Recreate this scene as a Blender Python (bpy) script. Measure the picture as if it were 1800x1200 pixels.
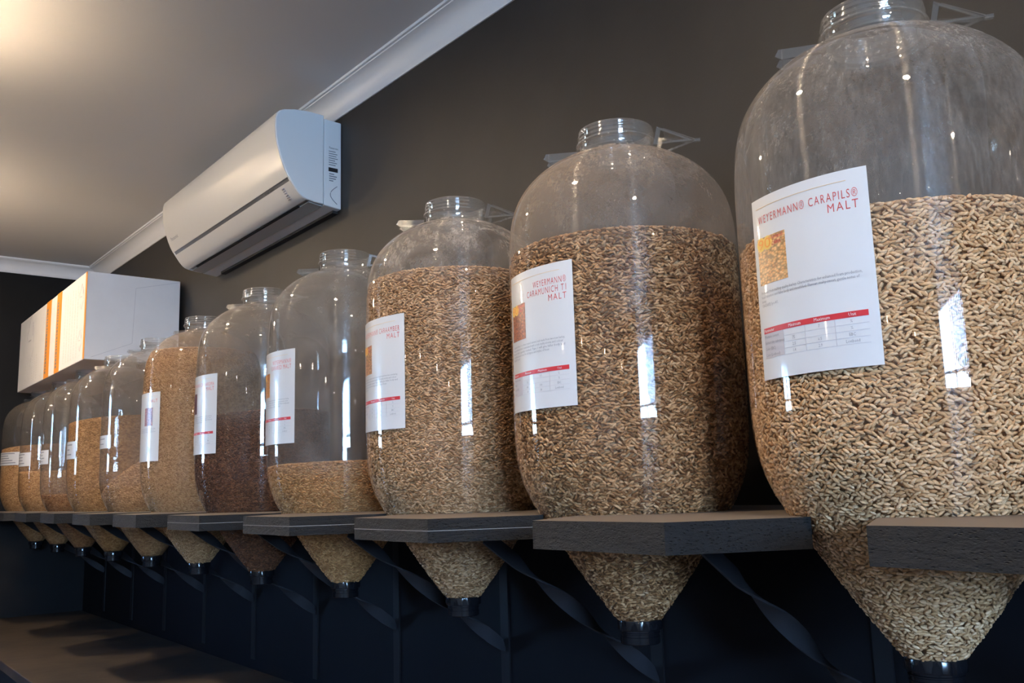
import bpy, bmesh, math, random
from mathutils import Matrix, Vector
for o in list(bpy.data.objects): bpy.data.objects.remove(o)
SC = bpy.context.scene
COL = SC.collection
random.seed(7)
pi = math.pi

# ------------------------------------------------------------------ camera
# world: X towards the long dark wall, Y along it (receding), Z up, shelf top at z = 0
cam_d = bpy.data.cameras.new('camera'); cam = bpy.data.objects.new('camera', cam_d); COL.objects.link(cam)
cam_d.sensor_width = 36.0; cam_d.lens = 1594.7 / 1800 * 36.0
cam_d.clip_start = 0.02
def set_camera(yaw, pitch, roll, h):
    up0 = Vector((0, 0, 1)); f0 = Vector((math.sin(yaw), math.cos(yaw), 0)); r0 = Vector((math.cos(yaw), -math.sin(yaw), 0))
    f = f0 * math.cos(pitch) + up0 * math.sin(pitch); u = up0 * math.cos(pitch) - f0 * math.sin(pitch)
    r = r0 * math.cos(roll) + u * math.sin(roll); u2 = u * math.cos(roll) - r0 * math.sin(roll)
    m = Matrix(((r.x, u2.x, -f.x, 0), (r.y, u2.y, -f.y, 0), (r.z, u2.z, -f.z, h), (0, 0, 0, 1)))
    cam.matrix_world = m
set_camera(0.6713, 0.1601, -0.0297, 0.0525)
SC.camera = cam

# ------------------------------------------------------------------ world, light, exposure
SC.view_settings.view_transform = 'Standard'; SC.view_settings.look = 'None'
SC.view_settings.gamma = 1.0; SC.view_settings.use_curve_mapping = False
SC.view_settings.exposure = 0.12
SC.cycles.transparent_max_bounces = 40
SC.cycles.max_bounces = 8; SC.cycles.diffuse_bounces = 3; SC.cycles.glossy_bounces = 4
SC.cycles.sample_clamp_indirect = 6.0
SKY_STRENGTH = 9.0
LAMP_POWER = 430.0        # emission of a pendant bulb
DOWN_POWER = 640.0        # emission of a ceiling downlight lens
LAMP_COLOR = (1.0, 0.765, 0.51)
world = bpy.data.worlds.new('world'); SC.world = world; world.use_nodes = True
wn = world.node_tree; wn.nodes.clear()
w_out = wn.nodes.new('ShaderNodeOutputWorld'); w_bg = wn.nodes.new('ShaderNodeBackground'); w_sky = wn.nodes.new('ShaderNodeTexSky')
w_sky.sky_type = 'NISHITA'; w_sky.sun_disc = False; w_sky.sun_elevation = math.radians(38); w_sky.sun_rotation = math.radians(100)
w_bg.inputs['Strength'].default_value = SKY_STRENGTH
w_mul = wn.nodes.new('ShaderNodeMix'); w_mul.data_type = 'RGBA'; w_mul.blend_type = 'MULTIPLY'; w_mul.inputs[0].default_value = 1.0
w_mul.inputs[7].default_value = (0.55, 0.82, 1.30, 1)      # camera is balanced for the warm lamps, so the daylight reads blue
wn.links.new(w_sky.outputs[0], w_mul.inputs[6]); wn.links.new(w_mul.outputs[2], w_bg.inputs['Color']); wn.links.new(w_bg.outputs[0], w_out.inputs[0])

# room dimensions
TH_BOARD = 0.0444
WX = 1.678; FY = 7.02; LX = -5.2; NY = -4.2; FZ = -1.55
def ceil_z(y): return 1.667 + 0.0155 * (y - 2.3)
WIN1 = (-2.7, -0.75, 0.26, 1.30)       # near wall window: x0 x1 z0 z1
WIN2 = (-2.75, -1.75, 0.17, 1.10)      # far wall window
def portal(name, loc, rot, sx, sy):
    l = bpy.data.lights.new(name, 'AREA'); l.shape = 'RECTANGLE'; l.size = sx; l.size_y = sy; l.energy = 1
    l.cycles.is_portal = True
    o = bpy.data.objects.new(name, l); o.location = loc; o.rotation_euler = rot; COL.objects.link(o)
dl = bpy.data.lights.new('window_daylight', 'AREA'); dl.shape = 'RECTANGLE'; dl.size = WIN1[1]-WIN1[0]; dl.size_y = WIN1[3]-WIN1[2]
dl.energy = 580.0; dl.color = (0.37, 0.62, 1.0)
dlo = bpy.data.objects.new('window_daylight', dl); dlo.location = ((WIN1[0]+WIN1[1])/2, NY-0.16, (WIN1[2]+WIN1[3])/2); dlo.rotation_euler = (pi/2 + 0.10, 0, 0); COL.objects.link(dlo)
portal('window_portal', ((WIN2[0]+WIN2[1])/2, FY+0.13, (WIN2[2]+WIN2[3])/2), (pi/2, 0, 0), WIN2[1]-WIN2[0], WIN2[3]-WIN2[2])

# ------------------------------------------------------------------ helpers
def new_mat(name):
    m = bpy.data.materials.new(name); m.use_nodes = True; m.node_tree.nodes.clear()
    return m, m.node_tree
def N(nt, t, **kw):
    n = nt.nodes.new('ShaderNode' + t)
    for k, v in kw.items():
        if k == 'ins':
            for kk, vv in v.items(): n.inputs[kk].default_value = vv
        else: setattr(n, k, v)
    return n
def L(nt, a, b): nt.links.new(a, b)
def c4(c): return (c[0], c[1], c[2], 1.0)
def simple(name, col, rough=0.5, spec=0.5, metal=0.0, coat=0.0, noise=0.0, nscale=8.0, bump=0.0, bscale=60.0, col2=None, detail=4.0):
    m, nt = new_mat(name)
    out = N(nt, 'OutputMaterial'); b = N(nt, 'BsdfPrincipled')
    b.inputs['Roughness'].default_value = rough; b.inputs['Specular IOR Level'].default_value = spec
    b.inputs['Metallic'].default_value = metal; b.inputs['Coat Weight'].default_value = coat; b.inputs['Coat Roughness'].default_value = 0.06
    L(nt, b.outputs[0], out.inputs[0])
    if noise > 0 or col2:
        tc = N(nt, 'TexCoord'); ns = N(nt, 'TexNoise', ins={'Scale': nscale, 'Detail': detail, 'Roughness': 0.6})
        L(nt, tc.outputs['Object'], ns.inputs['Vector'])
        mx = N(nt, 'Mix', data_type='RGBA')
        c2 = col2 if col2 else tuple(x * (1 - noise) for x in col)
        mx.inputs[6].default_value = c4(col); mx.inputs[7].default_value = c4(c2)
        rp = N(nt, 'ValToRGB'); rp.color_ramp.elements[0].position = 0.35; rp.color_ramp.elements[1].position = 0.65
        L(nt, ns.outputs['Fac'], rp.inputs[0]); L(nt, rp.outputs[0], mx.inputs[0]); L(nt, mx.outputs[2], b.inputs['Base Color'])
    else: b.inputs['Base Color'].default_value = c4(col)
    if bump > 0:
        tc2 = N(nt, 'TexCoord'); n2 = N(nt, 'TexNoise', ins={'Scale': bscale, 'Detail': 6.0, 'Roughness': 0.65})
        L(nt, tc2.outputs['Object'], n2.inputs['Vector'])
        bp = N(nt, 'Bump', ins={'Strength': bump, 'Distance': 0.01}); L(nt, n2.outputs['Fac'], bp.inputs['Height']); L(nt, bp.outputs[0], b.inputs['Normal'])
    return m

def mesh(name, verts, faces, mat, parent=None, smooth=False, loc=None, auto=None):
    me = bpy.data.meshes.new(name); me.from_pydata([tuple(v) for v in verts], [], [tuple(f) for f in faces]); me.update()
    if mat: me.materials.append(mat)
    if smooth:
        me.polygons.foreach_set('use_smooth', [True] * len(me.polygons))
        if auto: me.set_sharp_from_angle(angle=auto)
    o = bpy.data.objects.new(name, me); COL.objects.link(o)
    if parent: o.parent = parent
    if loc: o.location = loc
    return o
def link_copy(o, parent=None):
    c = o.copy(); COL.objects.link(c); c.parent = parent; return c
class MB:
    def __init__(s): s.v = []; s.f = []
    def add(s, vs, fs):
        n = len(s.v); s.v += [tuple(v) for v in vs]; s.f += [tuple(i + n for i in f) for f in fs]; return s
    def box(s, x0, x1, y0, y1, z0, z1):
        return s.add([(x0,y0,z0),(x1,y0,z0),(x1,y1,z0),(x0,y1,z0),(x0,y0,z1),(x1,y0,z1),(x1,y1,z1),(x0,y1,z1)],
                     [(0,3,2,1),(4,5,6,7),(0,1,5,4),(1,2,6,5),(2,3,7,6),(3,0,4,7)])
    def prism(s, poly, f0, f1):
        """poly 2-D (counter-clockwise), f0/f1 map a 2-D point to 3-D for the two caps"""
        n = len(poly)
        return s.add([f0(p) for p in poly] + [f1(p) for p in poly],
                     [tuple(range(n))[::-1], tuple(range(n, 2*n))] + [(i, (i+1) % n, n + (i+1) % n, n + i) for i in range(n)])
    def lathe(s, prof, n, cap0=False, cap1=False, closed=False):
        vs = []; fs = []; m = len(prof)
        for (r, z) in prof:
            for j in range(n):
                t = 2*pi*j/n; vs.append((r*math.cos(t), r*math.sin(t), z))
        for i in range(m - 1 + (1 if closed else 0)):
            i2 = (i + 1) % m
            for j in range(n):
                k = (j+1) % n; fs.append((i*n+j, i*n+k, i2*n+k, i2*n+j))
        if cap0: fs.append(tuple(range(n))[::-1])
        if cap1: fs.append(tuple((m-1)*n + j for j in range(n)))
        return s.add(vs, fs)
    def tube(s, pts, r, n=8):
        vs = []; fs = []; m = len(pts); P = [Vector(p) for p in pts]
        for i, p in enumerate(P):
            t = (P[min(i+1, m-1)] - P[max(i-1, 0)]).normalized()
            a = t.orthogonal().normalized() if abs(t.z) > 0.9 else t.cross(Vector((0,0,1))).normalized()
            b = t.cross(a)
            for j in range(n):
                w = 2*pi*j/n; vs.append(p + (a*math.cos(w) + b*math.sin(w))*r)
        for i in range(m-1):
            for j in range(n):
                k = (j+1) % n; fs.append((i*n+j, i*n+k, (i+1)*n+k, (i+1)*n+j))
        fs.append(tuple(range(n))[::-1]); fs.append(tuple((m-1)*n+j for j in range(n)))
        return s.add(vs, fs)
    def build(s, name, mat, parent=None, smooth=False, loc=None, auto=None): return mesh(name, s.v, s.f, mat, parent, smooth, loc, auto)
def empty(name, loc, label, cat, group=None):
    o = bpy.data.objects.new(name, None); o.empty_display_size = 0.05; o.location = loc; COL.objects.link(o)
    return tag(o, label, cat, group)
def tag(o, label, cat, group=None, kind=None):
    o['label'] = label; o['category'] = cat
    if group: o['group'] = group
    if kind: o['kind'] = kind
    return o
def struct(o, label=None):
    o['kind'] = 'structure'
    if label: o['label'] = label
    return o
def bevel(o, w, seg=2, ang=0.6):
    b = o.modifiers.new('bevel', 'BEVEL'); b.width = w; b.segments = seg; b.limit_method = 'ANGLE'; b.angle_limit = ang
    return o

# ------------------------------------------------------------------ materials
M = {}
M['wall'] = simple('charcoal_wall_paint', (0.034, 0.0308, 0.0288), rough=0.55, spec=0.35, noise=0.18, nscale=3.0, bump=0.06, bscale=180)
M['lower_wall'] = simple('near_black_lower_wall', (0.010, 0.010, 0.012), rough=0.6, spec=0.1, noise=0.2, nscale=2.0)  # near-black tone for the sheet over the wall below the shelf
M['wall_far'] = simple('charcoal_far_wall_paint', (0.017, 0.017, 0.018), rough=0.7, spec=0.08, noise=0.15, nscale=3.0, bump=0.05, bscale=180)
M['plaster'] = simple('ceiling_paint', (0.80, 0.78, 0.775), rough=0.75, spec=0.25)
M['cornice'] = simple('cornice_gloss_paint', (0.95, 0.94, 0.94), rough=0.45, spec=0.4)
M['white_wall'] = simple('offwhite_wall_paint', (0.35, 0.34, 0.33), rough=0.8)
M['floor'] = simple('concrete_floor', (0.07, 0.065, 0.06), rough=0.6, noise=0.3, nscale=2)
M['frame'] = simple('window_frame_paint', (0.35, 0.36, 0.38), rough=0.4)
M['paper'] = simple('laminated_paper', (0.69, 0.685, 0.69), rough=0.35, spec=0.5, coat=0.6)
M['red_print'] = simple('red_print', (0.62, 0.035, 0.045), rough=0.4)
M['title_print'] = simple('title_print', (0.66, 0.10, 0.09), rough=0.4)
M['gold_print'] = simple('gold_print', (0.75, 0.52, 0.25), rough=0.4)
M['grey_print'] = simple('grey_print', (0.25, 0.25, 0.28), rough=0.5)
M['pale_print'] = simple('pale_print', (0.55, 0.52, 0.55), rough=0.5)
M['faint_print'] = simple('faint_print', (0.66, 0.63, 0.61), rough=0.6)
M['white_print'] = simple('white_print', (0.85, 0.80, 0.80), rough=0.5)
M['orange_print'] = simple('orange_badge_print', (0.95, 0.36, 0.03), rough=0.4)
M['yellow_print'] = simple('yellow_badge_print', (0.95, 0.62, 0.12), rough=0.4)
M['black_print'] = simple('black_print', (0.02, 0.02, 0.022), rough=0.5)
M['cap'] = simple('glossy_black_plastic', (0.008, 0.008, 0.010), rough=0.16, spec=0.6)
M['iron'] = simple('dark_painted_steel', (0.034, 0.034, 0.040), rough=0.42, spec=0.45)
M['strip'] = simple('black_painted_strip', (0.013, 0.013, 0.015), rough=0.5, spec=0.2)
M['ac_white'] = simple('glossy_white_plastic', (0.74, 0.72, 0.69), rough=0.28, spec=0.22)
M['ac_matt'] = simple('satin_white_plastic', (0.88, 0.88, 0.88), rough=0.45)
M['ac_under'] = simple('underside_grey_plastic', (0.50, 0.48, 0.46), rough=0.5)
M['silver'] = simple('silver_trim', (0.30, 0.30, 0.31), rough=0.3, metal=0.6)
M['dark'] = simple('dark_slot', (0.012, 0.012, 0.014), rough=0.7)
M['carton'] = simple('white_carton', (0.84, 0.82, 0.82), rough=0.6, noise=0.05, nscale=5)
M['carton_orange'] = simple('orange_carton_print', (0.86, 0.33, 0.04), rough=0.55)
M['counter'] = simple('worn_brown_timber', (0.055, 0.038, 0.026), rough=0.7, col2=(0.024, 0.018, 0.014), nscale=4.0, bump=0.2, bscale=18)
M['brass'] = simple('brass_socket', (0.5, 0.36, 0.15), rough=0.3, metal=1.0)
M['cord'] = simple('black_cord', (0.02, 0.02, 0.02), rough=0.6)
M['render_wall'] = simple('neighbour_render', (0.50, 0.53, 0.58), rough=0.8)
M['roof_sheet'] = simple('dark_roof_sheet', (0.06, 0.06, 0.07), rough=0.6)
M['grass'] = simple('grass', (0.10, 0.16, 0.06), rough=0.9, noise=0.4, nscale=6)

def board_mat():
    m, nt = new_mat('painted_rough_board')
    out = N(nt, 'OutputMaterial'); b = N(nt, 'BsdfPrincipled', ins={'Roughness': 0.55})
    b.inputs['Specular IOR Level'].default_value = 0.22
    tc = N(nt, 'TexCoord'); mp = N(nt, 'Mapping'); mp.inputs['Scale'].default_value = (1, 1, 2.2)
    L(nt, tc.outputs['Object'], mp.inputs['Vector'])
    n1 = N(nt, 'TexNoise', ins={'Scale': 55.0, 'Detail': 8.0, 'Roughness': 0.7}); L(nt, mp.outputs[0], n1.inputs['Vector'])
    v = N(nt, 'TexVoronoi', ins={'Scale': 120.0}); L(nt, mp.outputs[0], v.inputs['Vector'])
    rp = N(nt, 'ValToRGB'); rp.color_ramp.elements[0].position = 0.02; rp.color_ramp.elements[1].position = 0.30
    L(nt, v.outputs['Distance'], rp.inputs[0])
    mul = N(nt, 'Math', operation='MULTIPLY'); L(nt, n1.outputs['Fac'], mul.inputs[0]); L(nt, rp.outputs[0], mul.inputs[1])
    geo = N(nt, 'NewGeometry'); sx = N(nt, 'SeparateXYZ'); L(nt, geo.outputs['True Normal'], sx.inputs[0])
    # sawn edges are rough and pitted, the planed top face is smooth
    ab = N(nt, 'Math', operation='ABSOLUTE'); L(nt, sx.outputs['Z'], ab.inputs[0])
    st = N(nt, 'MapRange', ins={'From Min': 0.0, 'From Max': 1.0, 'To Min': 1.0, 'To Max': 0.15}); L(nt, ab.outputs[0], st.inputs[0])
    bp = N(nt, 'Bump', ins={'Distance': 0.011}); L(nt, st.outputs[0], bp.inputs['Strength']); L(nt, mul.outputs[0], bp.inputs['Height']); L(nt, bp.outputs[0], b.inputs['Normal'])
    n2 = N(nt, 'TexNoise', ins={'Scale': 14.0, 'Detail': 5.0}); L(nt, tc.outputs['Object'], n2.inputs['Vector'])
    mx = N(nt, 'Mix', data_type='RGBA'); mx.inputs[6].default_value = (0.020, 0.020, 0.021, 1); mx.inputs[7].default_value = (0.042, 0.040, 0.039, 1)
    L(nt, n2.outputs['Fac'], mx.inputs[0])
    du = N(nt, 'MapRange', ins={'From Min': 0.75, 'From Max': 0.95, 'To Min': 0.0, 'To Max': 0.85}); L(nt, sx.outputs['Z'], du.inputs[0])   # upward face is lighter and browner than the sides
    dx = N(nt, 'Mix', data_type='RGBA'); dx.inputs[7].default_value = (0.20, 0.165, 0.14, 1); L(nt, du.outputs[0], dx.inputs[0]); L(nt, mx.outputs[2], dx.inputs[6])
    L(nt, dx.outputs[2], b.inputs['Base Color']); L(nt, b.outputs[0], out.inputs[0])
    return m
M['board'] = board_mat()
M['seam'] = simple('chipped_pale_glue_line', (0.30, 0.28, 0.26), rough=0.7)

def glass_mat(name, dust, dcol, patch, refl=1.0, level=-1.0, gritty=0.45):
    """thin clear plastic shell: transparent + mirror reflection by facing angle + malt dust clinging to the inside"""
    m, nt = new_mat(name)
    out = N(nt, 'OutputMaterial'); tr = N(nt, 'BsdfTransparent'); tr.inputs[0].default_value = (0.955, 0.955, 0.95, 1)
    gl = N(nt, 'BsdfGlossy', ins={'Roughness': 0.025}); gl.inputs[0].default_value = (1, 1, 1, 1)
    lw = N(nt, 'LayerWeight', ins={'Blend': 0.5})
    pw = N(nt, 'Math', operation='POWER'); pw.inputs[1].default_value = 4.5; L(nt, lw.outputs['Facing'], pw.inputs[0])
    mr = N(nt, 'MapRange', ins={'To Min': 0.06 * refl, 'To Max': min(0.95, 0.9 * refl)}); L(nt, pw.outputs[0], mr.inputs[0])
    g2 = N(nt, 'BsdfAnisotropic', ins={'Roughness': 0.16, 'Anisotropy': 0.93}); tg = N(nt, 'Tangent', direction_type='RADIAL', axis='Z'); L(nt, tg.outputs[0], g2.inputs['Tangent'])
    gm_ = N(nt, 'MixShader'); gm_.inputs[0].default_value = 0.22; L(nt, gl.outputs[0], gm_.inputs[1]); L(nt, g2.outputs[0], gm_.inputs[2])   # moulding ripples draw highlights out vertically
    mix = N(nt, 'MixShader'); L(nt, mr.outputs[0], mix.inputs[0]); L(nt, tr.outputs[0], mix.inputs[1]); L(nt, gm_.outputs[0], mix.inputs[2])
    # dust
    tc = N(nt, 'TexCoord'); sx = N(nt, 'SeparateXYZ'); L(nt, tc.outputs['Object'], sx.inputs[0])
    mp = N(nt, 'Mapping'); mp.inputs['Scale'].default_value = (1, 1, 0.22); L(nt, tc.outputs['Object'], mp.inputs['Vector'])
    n1 = N(nt, 'TexNoise', ins={'Scale': 150.0, 'Detail': 6.0, 'Roughness': 0.8}); L(nt, mp.outputs[0], n1.inputs['Vector'])      # vertical wipe streaks
    n2 = N(nt, 'TexNoise', ins={'Scale': 11.0, 'Detail': 6.0, 'Roughness': 0.65, 'Distortion': 0.6}); L(nt, tc.outputs['Object'], n2.inputs['Vector'])  # cloudy patches
    r2 = N(nt, 'MapRange', ins={'From Min': 0.40, 'From Max': 0.66}); L(nt, n2.outputs['Fac'], r2.inputs[0])
    r1 = N(nt, 'MapRange', ins={'From Min': 0.36, 'From Max': 0.64, 'To Min': 1.0 - 0.8*gritty, 'To Max': 1.0 + 0.9*gritty}); L(nt, n1.outputs['Fac'], r1.inputs[0])
    sh = N(nt, 'MapRange', ins={'From Min': 0.50, 'From Max': 0.70, 'To Min': 1.0, 'To Max': 1.9}); L(nt, sx.outputs['Z'], sh.inputs[0])   # settles on the shoulder
    pm = N(nt, 'Math', operation='MULTIPLY_ADD'); L(nt, r2.outputs[0], pm.inputs[0]); pm.inputs[1].default_value = patch; pm.inputs[2].default_value = 1.0 - 0.5*patch
    a1 = N(nt, 'Math', operation='MULTIPLY'); L(nt, r1.outputs[0], a1.inputs[0]); L(nt, pm.outputs[0], a1.inputs[1])
    a2 = N(nt, 'Math', operation='MULTIPLY'); L(nt, a1.outputs[0], a2.inputs[0]); L(nt, sh.outputs[0], a2.inputs[1])
    lv = N(nt, 'MapRange', ins={'From Min': level - 0.03, 'From Max': level + 0.02, 'To Min': 0.08, 'To Max': 1.0}); L(nt, sx.outputs['Z'], lv.inputs[0])   # where malt presses on the wall no dust shows
    a4 = N(nt, 'Math', operation='MULTIPLY'); L(nt, a2.outputs[0], a4.inputs[0]); L(nt, lv.outputs[0], a4.inputs[1])
    a3 = N(nt, 'Math', operation='MULTIPLY', use_clamp=True); L(nt, a4.outputs[0], a3.inputs[0]); a3.inputs[1].default_value = dust*1.8
    df = N(nt, 'BsdfDiffuse'); df.inputs[0].default_value = c4(dcol); tl = N(nt, 'BsdfTranslucent'); tl.inputs[0].default_value = c4(dcol)
    dm = N(nt, 'MixShader'); dm.inputs[0].default_value = 0.4; L(nt, df.outputs[0], dm.inputs[1]); L(nt, tl.outputs[0], dm.inputs[2])
    fin = N(nt, 'MixShader'); L(nt, a3.outputs[0], fin.inputs[0]); L(nt, mix.outputs[0], fin.inputs[1]); L(nt, dm.outputs[0], fin.inputs[2])
    L(nt, fin.outputs[0], out.inputs[0])
    return m
M['clear'] = glass_mat('clear_neck_plastic', 0.03, (0.7, 0.66, 0.6), 0.3, refl=2.6)
M['lug'] = glass_mat('clear_lug_plastic', 0.015, (0.75, 0.70, 0.62), 0.3, refl=2.2)
M['pane'] = glass_mat('window_pane_glass', 0.0, (0.5, 0.5, 0.5), 0.0)

def warm(c): return (min(0.95, c[0]*1.06), c[1]*0.92, c[2]*0.82)
def grain_mat(name, c1, c2, c3, fine=False):
    c1, c2, c3 = warm(c1), warm(c2), warm(c3)
    """kernels vary one by one between three tones (per-instance random), with fine husk streaks"""
    m, nt = new_mat(name)
    out = N(nt, 'OutputMaterial'); b = N(nt, 'BsdfPrincipled', ins={'Roughness': 0.55}); b.inputs['Specular IOR Level'].default_value = 0.3
    rp = N(nt, 'ValToRGB'); e = rp.color_ramp.elements; e[0].color = c4(c1); e[1].color = c4(c3); k = rp.color_ramp.elements.new(0.5); k.color = c4(c2)
    tc = N(nt, 'TexCoord')
    if fine:   # far bottles: kernels too small to pick out, cells carry their tones and relief
        mp = N(nt, 'Mapping'); mp.inputs['Scale'].default_value = (1, 1, 1.6); L(nt, tc.outputs['Object'], mp.inputs['Vector'])
        v = N(nt, 'TexVoronoi', ins={'Scale': 110.0}); L(nt, mp.outputs[0], v.inputs['Vector'])
        sp = N(nt, 'SeparateColor'); L(nt, v.outputs['Color'], sp.inputs[0]); L(nt, sp.outputs[0], rp.inputs[0])
        bp = N(nt, 'Bump', ins={'Strength': 0.9, 'Distance': 0.004}); bp.invert = True; L(nt, v.outputs['Distance'], bp.inputs['Height']); L(nt, bp.outputs[0], b.inputs['Normal'])
        L(nt, rp.outputs[0], b.inputs['Base Color'])
    else:
        oi = N(nt, 'ObjectInfo'); L(nt, oi.outputs['Random'], rp.inputs[0])
        geo = N(nt, 'NewGeometry'); ns = N(nt, 'TexNoise', ins={'Scale': 420.0, 'Detail': 2.0}); L(nt, geo.outputs['Position'], ns.inputs['Vector'])
        mr = N(nt, 'MapRange', ins={'From Min': 0.3, 'From Max': 0.7, 'To Min': 0.88, 'To Max': 1.08}); L(nt, ns.outputs['Fac'], mr.inputs[0])
        mx = N(nt, 'Mix', data_type='RGBA', blend_type='MULTIPLY'); mx.inputs[0].default_value = 1.0
        L(nt, rp.outputs[0], mx.inputs[6]); L(nt, mr.outputs[0], mx.inputs[7]); L(nt, mx.outputs[2], b.inputs['Base Color'])
    L(nt, b.outputs[0], out.inputs[0])
    return m
def photo_mat(name, c1, c2, scale=85.0):
    m, nt = new_mat(name)
    out = N(nt, 'OutputMaterial'); b = N(nt, 'BsdfPrincipled', ins={'Roughness': 0.3}); tc = N(nt, 'TexCoord')
    v = N(nt, 'TexVoronoi', ins={'Scale': scale}); mp = N(nt, 'Mapping'); mp.inputs['Scale'].default_value = (2.0, 2.0, 3.4); mp.inputs['Rotation'].default_value = (0.5, 0, 0)
    L(nt, tc.outputs['Object'], mp.inputs[0]); L(nt, mp.outputs[0], v.inputs['Vector'])
    sp = N(nt, 'SeparateColor'); L(nt, v.outputs['Color'], sp.inputs[0])
    mx = N(nt, 'Mix', data_type='RGBA'); mx.inputs[6].default_value = c4(c1); mx.inputs[7].default_value = c4(c2); L(nt, sp.outputs[0], mx.inputs[0])
    dk = N(nt, 'MapRange', ins={'From Min': 0.2, 'From Max': 0.8, 'To Min': 1.1, 'To Max': 0.45}); L(nt, v.outputs['Distance'], dk.inputs[0])
    ml = N(nt, 'Mix', data_type='RGBA', blend_type='MULTIPLY'); ml.inputs[0].default_value = 1.0; L(nt, mx.outputs[2], ml.inputs[6]); L(nt, dk.outputs[0], ml.inputs[7])
    L(nt, ml.outputs[2], b.inputs['Base Color']); L(nt, b.outputs[0], out.inputs[0])
    return m

# ------------------------------------------------------------------ room shell
T = 0.14
struct(MB().box(LX-T, WX+T, NY-T, FY+T, FZ-0.1, FZ).build('floor', M['floor']))
struct(MB().box(WX, WX+T, NY, FY, FZ, 2.0).build('wall_right', M['wall']))
struct(MB().box(LX-T, LX, NY, FY, FZ, 2.0).build('wall_left', M['white_wall']))
def wall_with_hole(name, y0, y1, hole, mat):
    x0, x1, z0, z1 = hole; m = MB()
    m.box(LX-T, x0, y0, y1, FZ, 2.0); m.box(x1, WX+T, y0, y1, FZ, 2.0); m.box(x0, x1, y0, y1, FZ, z0); m.box(x0, x1, y0, y1, z1, 2.0)
    return struct(m.build(name, mat))
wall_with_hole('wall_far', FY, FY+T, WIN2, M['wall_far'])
wall_with_hole('wall_near', NY-T, NY, WIN1, M['white_wall'])
m = MB(); zc0, zc1 = ceil_z(NY-T), ceil_z(FY+T)
m.add([(LX-T,NY-T,zc0),(WX+T,NY-T,zc0),(WX+T,FY+T,zc1),(LX-T,FY+T,zc1),(LX-T,NY-T,zc0+.3),(WX+T,NY-T,zc0+.3),(WX+T,FY+T,zc1+.3),(LX-T,FY+T,zc1+.3)],
      [(0,3,2,1),(4,5,6,7),(0,1,5,4),(1,2,6,5),(2,3,7,6),(3,0,4,7)])
struct(m.build('ceiling', M['plaster']))
# cove cornice: (distance out from wall, drop below ceiling)
cov = [(0, 0.096), (0.005, 0.096), (0.0065, 0.092)]
for i in range(9):
    t = i/8*pi/2; cov.append((0.0075 + 0.062*(1-math.cos(t)), 0.090 - 0.076*math.sin(t)))
cov += [(0.0715, 0.0105), (0.080, 0.0095), (0.081, 0.0), (0.0, 0.0)]
m = MB(); m.prism(cov, lambda p: (WX-p[0], NY, ceil_z(NY)-p[1]), lambda p: (WX-p[0], FY, ceil_z(FY)-p[1]))
struct(m.build('trim_1', M['cornice'], smooth=True, auto=0.5))
m = MB(); m.prism(cov, lambda p: (LX, FY-p[0], ceil_z(FY-p[0])-p[1]), lambda p: (WX, FY-p[0], ceil_z(FY-p[0])-p[1]))
struct(m.build('trim_2', M['cornice'], smooth=True, auto=0.5))
struct(MB().box(WX-0.003, WX+0.02, NY+0.01, FY-0.001, FZ, -TH_BOARD).build('trim_3', M['lower_wall']), 'near-black lower part of the long wall')
# windows: frame, mullion, transom, panes
def window(n, hole, y, depth):
    x0, x1, z0, z1 = hole; f = 0.05
    m = MB(); m.box(x0, x0+f, y, y+depth, z0, z1); m.box(x1-f, x1, y, y+depth, z0, z1); m.box(x0+f, x1-f, y, y+depth, z0, z0+f); m.box(x0+f, x1-f, y, y+depth, z1-f, z1)
    w = struct(m.build('window_%d' % n, M['frame']))
    xm = (x0+x1)/2; zt = z0 + 0.33*(z1-z0)
    MB().box(xm-0.02, xm+0.02, y+.01, y+depth-.01, z0+f, z1-f).build('mullion', M['frame'], w)
    MB().box(x0+f, x1-f, y+.015, y+depth-.015, zt-0.03, zt+0.03).build('transom', M['frame'], w)
    for (a, b) in ((x0+f, xm-.02), (xm+.02, x1-f)):
        for (c, d) in ((z0+f, zt-.03), (zt+.03, z1-f)):
            MB().box(a, b, y+depth*.45, y+depth*.55, c, d).build('pane', M['pane'], w)
window(1, WIN1, NY-0.12, 0.09)
M['blind'] = simple('pale_blue_blind_fabric', (0.30, 0.36, 0.44), rough=0.8)
vb = empty('vertical_blind', (-1.2, NY+0.04, 1.34), 'pale vertical blind half drawn across the near window', 'blind')
MB().box(-1.62, 0.95-0.0, -0.02, 0.02, -0.02, 0.02).build('head_rail', M['frame'], vb)
for k in range(7):
    MB().box(-0.36+0.115*k, -0.27+0.115*k, -0.003, 0.003, -0.62-0.045*k, -0.02).build('blind_slat', M['blind'], vb)
window(2, WIN2, FY+0.03, 0.09)
# outside the near window: lawn and the neighbour's house that the bottles mirror
struct(MB().box(-30, 30, -40, 40, FZ-0.6, FZ-0.4).build('ground', M['grass']))

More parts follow.
